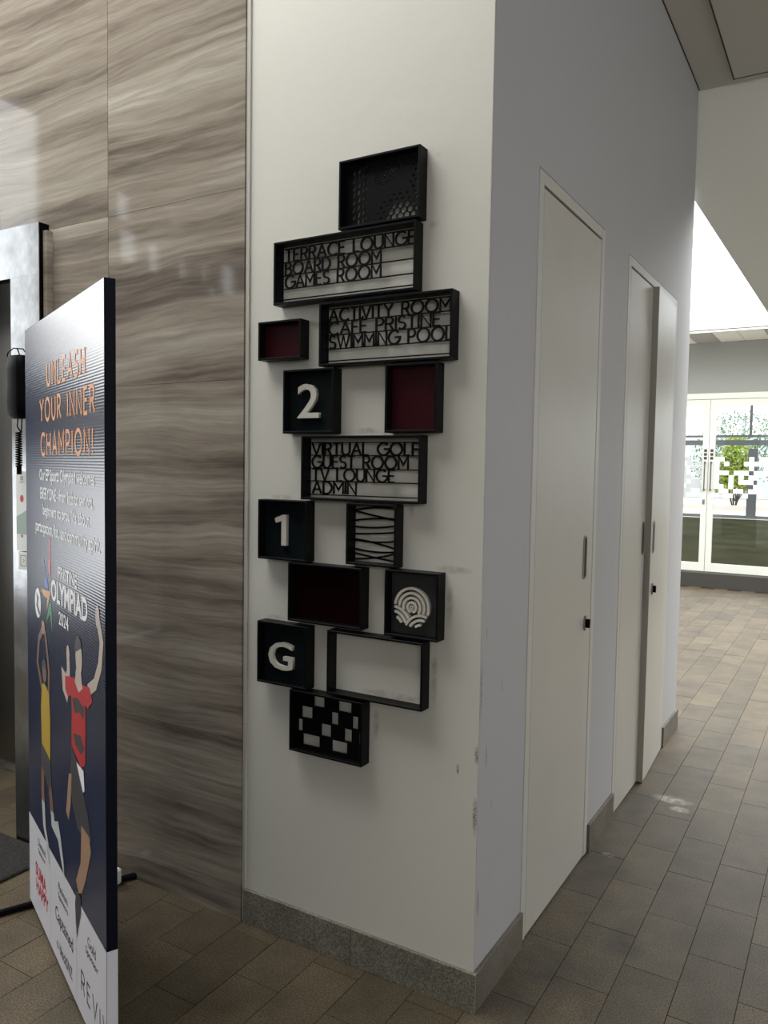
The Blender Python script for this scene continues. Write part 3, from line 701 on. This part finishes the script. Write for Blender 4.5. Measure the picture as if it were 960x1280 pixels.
# wave slats
o, P, (a0, a1, b0, b1) = frame_obj('slatted_sign', -.413, -.243, 1.216, 1.396, 'black frame filled with thin irregular wavy bars')
Lz = [1.379, 1.374, 1.347, 1.326, 1.305, 1.290, 1.290, 1.260, 1.246, 1.230]
for zl, zm, zr in [(1.372, 1.384, 1.381), (1.374, 1.360, 1.350), (1.343, 1.352, 1.353), (1.327, 1.326, 1.336), (1.305, 1.309, 1.317), (1.289, 1.284, 1.292), (1.290, 1.282, 1.266), (1.263, 1.256, 1.261), (1.250, 1.240, 1.232), (1.232, 1.239, 1.258)]:
    bm = bmesh.new(); pts = []
    for k in range(13):
        t = k / 12; z = zl * (1 - t) * (1 - 2 * t) + 4 * zm * t * (1 - t) + zr * t * (2 * t - 1); pts.append((a0 + (a1 - a0) * t, z))
    stroke(bm, P, pts, .0052, .016, .020); obj('wave_bar', bm, M['black'], o)

# emblem
o, P, _ = frame_obj('emblem_sign', -.280, -.1075, 1.024, 1.2145, 'black box with a round cream emblem of nested arches', back='charcoal')
ec, er = (-.2015, 1.109), .055
def in_c(p): return math.hypot(p[0] - ec[0], (p[1] - ec[1])) <= er + .0005
def clipped(bm, pts, wd, ok):
    run = []
    for p in pts + [None]:
        if p is not None and ok(p): run.append(p)
        else:
            if len(run) > 1: stroke(bm, P, run, wd, .0145, .026)
            run = []
lc, rc = (-.262, 1.050), (-.170, 1.036)
up = (ec[0] + .001, 1.110)
def below_up(p): return math.hypot(p[0] - lc[0], p[1] - lc[1]) > .062 and math.hypot(p[0] - rc[0], p[1] - rc[1]) > .058
for r in (.0530, .0395, .0265, .0135):
    bm = bmesh.new(); clipped(bm, arc(up[0], up[1], r, r, -75, 255, 70), .0072, lambda p: in_c(p) and below_up(p)); obj('emblem_arch', bm, M['letter'], o)
for r in (.058, .045, .032):
    bm = bmesh.new(); clipped(bm, arc(lc[0], lc[1], r, r, -20, 120, 50), .0072, lambda p: in_c(p) and math.hypot(p[0] - rc[0], p[1] - rc[1]) > .057); obj('emblem_arch', bm, M['letter'], o)
for r in (.053, .040, .027):
    bm = bmesh.new(); clipped(bm, arc(rc[0], rc[1], r, r, -10, 200, 60), .0072, in_c); obj('emblem_arch', bm, M['letter'], o)
bm = bmesh.new()
for k in range(5):
    a = math.radians(90 + 72 * k); cx_, cz_ = up[0] + .0042 * math.cos(a), up[1] + .0042 * math.sin(a); slab(bm, P, arc(cx_, cz_, .0027, .0027, 0, 360, 8)[:-1], .0145, .026)
stroke(bm, P, [(up[0], up[1] - .005), (up[0] + .002, up[1] - .014)], .003, .0145, .025)
obj('emblem_flower', bm, M['letter'], o)

# checker grille
o, P, (a0, a1, b0, b1) = frame_obj('checkered_sign', -.612, -.3455, .627, .8195, 'black framed grille with rectangular checker openings, lowest of the wall sign')
ck = [(-.603, .806, -.594, .771), (-.535, .805, -.496, .773), (-.445, .804, -.399, .773), (-.580, .766, -.540, .731), (-.470, .766, -.4455, .729), (-.395, .766, -.375, .729),
      (-.602, .724, -.5765, .687), (-.507, .724, -.471, .687), (-.423, .724, -.3965, .6865), (-.3715, .722, -.3535, .684), (-.575, .6815, -.512, .647), (-.467, .6815, -.412, .647)]
grid_plate('checker_plate', P, a0, a1, b0, b1, [(l, r, b, t) for l, t, r, b in ck], .016, .021, M['black'], o)

# ------------------------------------------------------------------ poster standee
dd = Vector((.9097, -.4152, 0)).normalized(); nn = Vector((dd.y, -dd.x, 0))
po = tag(empty('poster_standee', (-1.499, -.311, 0)), 'tall navy sports event poster board standing in front of the marble wall', 'poster')
PP = Plane((0, 0, 0), dd, (0, 0, 1), nn)
PW, PT = .93, 1.925
bm = bmesh.new(); slab(bm, PP, [(0, .02), (PW, .02), (PW, PT), (0, PT)], -.026, 0); obj('board', bm, M['navy_edge'], po)
def pflat(name, poly, m, c=.0006, parent=po):
    bm = bmesh.new(); slab(bm, PP, poly, c, c); return obj(name, bm, m, parent)
pflat('printed_face', [(0.001, .021), (PW - .001, .021), (PW - .001, PT - .001), (0.001, PT - .001)], M['navy'], .0005)
pm = {}
def pc(key, col, r=.24):
    if key not in pm: pm[key] = plain('print_' + key, col, .42, spec=.3)
    return pm[key]
bd_ = pflat('sponsor_band', [(0.0, .0205), (PW, .0205), (PW, .321), (0.0, .321)], M['white_print'], .0009)
bm = bmesh.new(); slab(bm, Plane(dd * (PW + .0005), -nn, (0, 0, 1), dd), [(0, .0205), (.026, .0205), (.026, .321), (0, .321)], 0, .0006); obj('band_side', bm, M['white_print'], po)
# slab serif headline
def slab_line(t, x0, x1, z0, z1, m, name='headline'):
    SG = .26; k = (x1 - x0) / (line_width(t) + SG * (len(t) - 1) + .15); h = z1 - z0; x = x0 + .075 * k; bm = bmesh.new(); c = .0012
    for ch in t:
        adv, st = GL[ch]
        for s in st:
            pts = [(x + p[0] * k, z0 + p[1] * h) for p in s]
            cl_ = len(s) > 6 and (Vector(s[0]) - Vector(s[-1])).length < 1e-4
            stroke(bm, PP, pts[:-1] if cl_ else pts, (.0105), c, c + .0002, closed=cl_)
            if ch != '!':
                for p in (s if len(s) < 6 else []) if ch not in 'E' else s[:0]:
                    if p[1] in (0, 1) and p in (s[0], s[-1], *(s if ch in 'NMLFRPH' else [])):
                        xx, zz = x + p[0] * k, z0 + p[1] * h; zo = .004 if p[1] == 0 else -.004
                        stroke(bm, PP, [(xx - .0085, zz + zo), (xx + .0085, zz + zo)], .007, c, c + .0002)
        x += (adv + GAP + SG) * k
    o = obj(name, bm, m, po); o['kind'] = 'stuff'
    return o
orange = pc('orange', (.85, .36, .14)); wp = pc('white', (.93, .93, .95)); grey = pc('charcoal', (.05, .05, .055))
slab_line('UNLEASH', .325, .763, 1.722, 1.785, orange); slab_line('YOUR INNER', .226, .85, 1.622, 1.685, orange); slab_line('CHAMPION!', .235, .834, 1.520, 1.583, orange)
def ptext(t, x0, x1, z0, z1, m, name='lettering', bold=0.0): return font_mesh(t, PP, x0, x1, z0, z1, .0013, 0, name, m, po, bold)
ptext('Our EP Sports Olympiad welcomes', .215, .846, 1.432, 1.478, wp, 'body_text', .014)
ptext('EVERYONE - from kids to seniors,', .224, .832, 1.380, 1.422, wp, 'body_text', .014)
ptext("beginners to pros. It's about", .256, .793, 1.328, 1.374, wp, 'body_text', .014)
ptext('participation, fun, and community spirit.', .15, .893, 1.272, 1.320, wp, 'body_text', .014)
ptext('PRISTINE', .455, .665, 1.168, 1.205, wp, 'event_title', .016)
ptext('OLYMPIAD', .362, .773, 1.094, 1.158, wp, 'event_title', .03)
ptext('2024', .457, .571, 1.038, 1.076, wp, 'event_title', .01)
# star of coloured rays, ball
for key, col, poly in (('red', (.65, .10, .08), [(.338, 1.276), (.352, 1.272), (.358, 1.150), (.335, 1.176), (.325, 1.206), (.338, 1.21)]),
                       ('blue', (.08, .18, .55), [(.250, 1.207), (.262, 1.205), (.318, 1.134), (.322, 1.116), (.281, 1.122), (.270, 1.140), (.29, 1.15)]),
                       ('tan', (.70, .36, .14), [(.222, 1.108), (.300, 1.112), (.357, 1.118), (.340, 1.100), (.300, 1.050), (.310, 1.090), (.26, 1.092)]),
                       ('green', (.04, .28, .10), [(.356, 1.088), (.330, 1.075), (.288, 1.010), (.315, 1.03), (.345, 1.05), (.372, .998), (.368, 1.05)])):
    pflat('emblem_ray', poly, pc(key, col), .0012)
pflat('printed_ball', arc(.172, 1.056, .044, .047, 0, 360, 24)[:-1], wp, .0012)
pflat('ball_stripe', [(.150, 1.09), (.185, 1.075), (.172, 1.05), (.205, 1.03), (.195, 1.018), (.150, 1.045), (.160, 1.07)], grey, .0015)
skin = pc('skin', (.40, .24, .16)); skin2 = pc('dark_skin', (.20, .115, .075)); redp = pc('jersey_red', (.52, .025, .03)); yel = pc('jersey_yellow', (.50, .34, .03))
lin = pc('pale_limb', (.60, .50, .42))
# printed volleyball player (left)
def limb(name, pts, wd, m, c=.0013):
    bm = bmesh.new(); stroke(bm, PP, pts, wd, c, c + .0001); return obj(name, bm, m, po)
limb('printed_arm', [(.255, .998), (.185, .945), (.160, .865), (.222, .800)], .024, skin2); limb('printed_arm', [(.275, .985), (.300, .93), (.325, .87), (.318, .80)], .024, skin2, .0015)
pflat('printed_hand', arc(.250, .992, .024, .022, 0, 360, 12)[:-1], skin, .0017)
pflat('printed_head', arc(.262, .857, .030, .034, 0, 360, 18)[:-1], skin2, .0019); pflat('printed_hair', arc(.262, .868, .030, .028, 0, 180, 12), grey, .0021)
pflat('printed_jersey', [(.222, .805), (.250, .820), (.290, .815), (.325, .800), (.338, .730), (.334, .60), (.300, .608), (.215, .620), (.208, .73)], yel, .0017)
pflat('printed_shorts', [(.210, .618), (.334, .602), (.345, .540), (.318, .500), (.270, .525), (.225, .545), (.205, .54)], grey, .0015)
limb('printed_leg', [(.225, .545), (.222, .470), (.232, .430)], .044, skin2); limb('printed_leg', [(.320, .525), (.345, .470), (.352, .44)], .044, skin2)
pflat('printed_sock', [(.208, .440), (.250, .440), (.262, .370), (.300, .330), (.308, .262), (.285, .29), (.255, .335), (.225, .36)], pc('sock', (.55, .57, .58)), .0017)
pflat('printed_sock', [(.335, .450), (.375, .455), (.385, .435), (.430, .452), (.460, .420), (.500, .350), (.505, .312), (.470, .345), (.430, .395), (.385, .400), (.345, .405)], pc('sock', (.55, .57, .58)), .0017)
# printed footballer (right)
limb('printed_arm', [(.565, .965), (.568, .925), (.545, .895), (.505, .905), (.515, .870), (.560, .850)], .032, lin); limb('printed_arm', [(.868, 1.125), (.900, 1.070), (.885, 1.010), (.840, .955), (.775, .925)], .030, lin)
pflat('printed_hand', arc(.866, 1.128, .018, .028, 0, 360, 12)[:-1], lin, .0017); pflat('printed_hand', arc(.565, .975, .018, .024, 0, 360, 12)[:-1], lin, .0017)
pflat('printed_neck', [(.655, .955), (.705, .955), (.72, .915), (.68, .895), (.64, .915)], lin, .0017)
pflat('printed_head', arc(.684, .988, .034, .046, 0, 360, 20)[:-1], lin, .0019)
pflat('printed_hair', arc(.680, 1.008, .036, .036, 20, 200, 12), grey, .0021)
pflat('printed_jersey', [(.530, .905), (.560, .912), (.640, .925), (.680, .900), (.720, .925), (.790, .935), (.815, .905), (.770, .875), (.745, .880), (.750, .820), (.742, .720), (.700, .700), (.598, .730), (.603, .82), (.600, .868), (.560, .855), (.530, .87)], redp, .0015)
pflat('jersey_pattern', [(.615, .865), (.665, .878), (.735, .868), (.728, .835), (.690, .845), (.640, .830), (.622, .84)], grey, .0019)
pflat('jersey_pattern', [(.620, .770), (.700, .785), (.735, .760), (.700, .735), (.640, .745)], grey, .0019)
pflat('printed_shorts', [(.598, .728), (.660, .700), (.720, .640), (.765, .600), (.800, .540), (.712, .520), (.655, .522), (.610, .560), (.575, .62)], grey, .0013)
pflat('printed_shorts', [(.650, .700), (.725, .700), (.735, .650), (.720, .640)], wp, .0017)
pflat('printed_leg', [(.700, .545), (.780, .545), (.795, .510), (.745, .42), (.702, .362), (.665, .345), (.640, .370), (.690, .440)], skin, .0015)
pflat('printed_leg', [(.565, .640), (.598, .650), (.585, .560), (.560, .505), (.530, .520), (.545, .570)], skin, .0015)
pflat('printed_boot', [(.640, .345), (.690, .345), (.690, .300), (.660, .245), (.650, .212), (.636, .25), (.628, .30)], grey, .0019)
# sponsor print
blk = pc('black', (.012, .012, .014)); rd = pc('red_logo', (.55, .03, .05))
ptext('Diamond', .145, .250, .264, .288, blk, 'sponsor_heading', .005); ptext('Sponsor', .150, .247, .236, .258, blk, 'sponsor_heading', .005)
ptext('SUMA', .100, .262, .150, .196, rd, 'sponsor_logo', .03); ptext('HAPPY', .110, .290, .100, .144, rd, 'sponsor_logo', .03)
ptext('Platinum', .425, .538, .246, .270, blk, 'sponsor_heading', .005); ptext('Sponsors', .425, .545, .216, .240, blk, 'sponsor_heading', .005)
ptext('Captained', .385, .600, .130, .184, blk, 'sponsor_logo', .012); ptext('blockSNZ', .440, .590, .058, .092, blk, 'sponsor_logo', .012)
pflat('sponsor_logo', [(.395, .070), (.412, .085), (.430, .070), (.412, .055)], pc('light_grey', (.35, .35, .37)), .0013)
ptext('Gold', .755, .835, .248, .275, blk, 'sponsor_heading', .005); ptext('Sponsor', .735, .855, .214, .240, blk, 'sponsor_heading', .005)
bm = bmesh.new(); x = .690
for ch in ('R', 'E', 'V', 'I'):
    adv, st = GL[ch]
    for s in st: stroke(bm, PP, [(x + p[0] * .055, .090 + p[1] * .055) for p in s], .006, .0013, .0014)
    x += adv * .055 + .026
stroke(bm, PP, [(x, .145), (x + .02, .09), (x + .04, .145)], .006, .0013, .0014)
obj('sponsor_logo', bm, blk, po)
for s_ in (.316, .637): pflat('panel_divider', [(s_, .022), (s_ + .0018, .022), (s_ + .0018, .318), (s_, .318)], pc('light_grey', (.35, .35, .37)), .0012)
# feet
for s_ in (.03,):
    bm = bmesh.new(); c = dd * s_ - nn * .035
    fr, bk = dd * s_ + nn * .24, dd * s_ - nn * .36
    tube(bm, [fr + Vector((0, 0, .012)), bk + Vector((0, 0, .012))], .011, 8)
    f_ = obj('foot_bar', bm, M['rubber'], po)
bm = bmesh.new(); box(bm, -1.372 + 1.499, -1.335 + 1.499, -.105 + .311, -.06 + .311, .004, .06, .006); obj('foot_cap', bm, M['white'], po)

# ------------------------------------------------------------------ lift intercom and notices
ph = tag(empty('intercom_handset', (-1.84, -.0555, 1.78)), 'black intercom handset with coiled cord on the steel lift jamb', 'telephone')
boxes('cradle', [(-.050, .055, -.022, -.0005, -.105, .085)], M['rubber'], ph, bev=.006)
# handset body: lofted
bm = bmesh.new(); rings = []
for z, wv, dv, yo in ((.112, .034, .018, -.040), (.105, .044, .026, -.042), (.06, .047, .030, -.040), (.0, .043, .026, -.042), (-.06, .046, .028, -.042), (-.105, .043, .026, -.042), (-.122, .030, .016, -.040)):
    rings.append([bm.verts.new((-.008 + wv * math.copysign(abs(math.cos(a)) ** .6, math.cos(a)), yo + dv * math.copysign(abs(math.sin(a)) ** .6, math.sin(a)), z)) for a in [2 * math.pi * k / 20 for k in range(20)]])
for A_, B_ in zip(rings, rings[1:]):
    for k in range(20): bm.faces.new((A_[k], A_[(k + 1) % 20], B_[(k + 1) % 20], B_[k]))
bm.faces.new(rings[0]); bm.faces.new(rings[-1][::-1])
obj('handset', bm, M['rubber'], ph, smooth=True)
bx('side_plate', -.068, -.056, -.040, -.004, -.085, .085, M['white'], ph, .002)
bm = bmesh.new(); tube(bm, [(.03, -.03, .112), (.02, -.04, .135), (-.03, -.045, .140), (-.065, -.045, .125), (-.078, -.04, .09), (-.070, -.03, .07)], .0022, 6); obj('loop_cable', bm, M['rubber'], ph)
bm = bmesh.new(); tube(bm, [(0, -.04, .112), (-.002, -.045, .128), (-.008, -.045, .139)], .0022, 6); obj('loop_cable', bm, M['rubber'], ph)
bm = bmesh.new(); pts = [(-.012, -.042, -.12), (-.016, -.042, -.15)]
for k in range(15 * 12 + 1):
    t = k / 12; a = 2 * math.pi * t; pts.append((-.008 + .0105 * math.cos(a), -.042 + .0105 * math.sin(a), -.170 - .0088 * t))
pts += [(-.008, -.042, -.31), (-.008, -.042, -.322)]
tube(bm, pts, .0026, 6); obj('coiled_cord', bm, M['rubber'], ph)
bm = bmesh.new(); tube(bm, [(.012, -.042, -.118), (.010, -.042, -.15), (.006, -.042, -.172)], .0024, 6); obj('cord_return', bm, M['rubber'], ph)
bm = bmesh.new(); tube(bm, [(-.008, -.042, -.295), (-.008, -.042, -.33)], .009, 8); obj('cord_plug', bm, M['rubber'], ph)
ld = tag(empty('notice_plate', (-1.872, -.0555, 1.31)), 'tall white notice with a red mark under the intercom cord', 'notice')
bx('holder', -.037, .056, -.010, -.0005, -.15, .15, M['rubber'], ld); bx('sheet', -.038, .034, -.013, -.0105, -.152, .15, M['white'], ld)
LP = Plane((0, -.0132, 0), (1, 0, 0), (0, 0, 1), (0, -1, 0))
def lflat(n, poly, m, par, c=.0003): bm = bmesh.new(); slab(bm, LP, poly, c, c); return obj(n, bm, m, par)
lflat('red_mark', arc(-.003, .048, .011, .014, 0, 360, 14)[:-1], plain('notice_red', (.7, .06, .08), .6), ld)
lflat('green_band', [(-.036, -.022), (.033, .008), (.033, -.088), (-.036, -.088)], plain('notice_green', (.38, .48, .43), .6), ld)
lflat('pink_mark', arc(-.004, -.095, .008, .006, 0, 360, 10)[:-1], plain('notice_pink', (.6, .2, .4), .6), ld)
bm = bmesh.new(); stroke(bm, LP, arc(-.003, .125, .006, .007, 0, 360, 14)[:-1], .002, .0002, .0006, closed=True); stroke(bm, LP, [(-.016, .111), (.012, .111)], .0012, .0002, .0006); obj('logo_mark', bm, M['rubber'], ld)
cp = tag(empty('call_plate', (-1.867, -.0555, 1.120)), 'small white lift call plate below the tall notice', 'switch')
bx('plate_body', -.036, .030, -.012, -.0005, -.034, .034, M['white'], cp, .002); bx('plate_back', .0305, .050, -.008, -.0005, -.036, .034, M['rubber'], cp)
LP = Plane((0, -.0121, 0), (1, 0, 0), (0, 0, 1), (0, -1, 0))
bm = bmesh.new(); stroke(bm, LP, [(-.020, -.020), (.014, -.020), (.014, .020), (-.020, .020)], .0015, .0001, .0005, closed=True); stroke(bm, LP, [(-.006, .006), (.002, 0), (-.006, -.006)], .0015, .0001, .0005); obj('call_button', bm, M['rubber'], cp)

# door mat
mt = tag(bx('door_mat', -2.9, -1.70, -.62, -.062, .0006, .012, M['mat'], bev=.004), 'dark charcoal ribbed mat on the floor before the lift', 'mat')
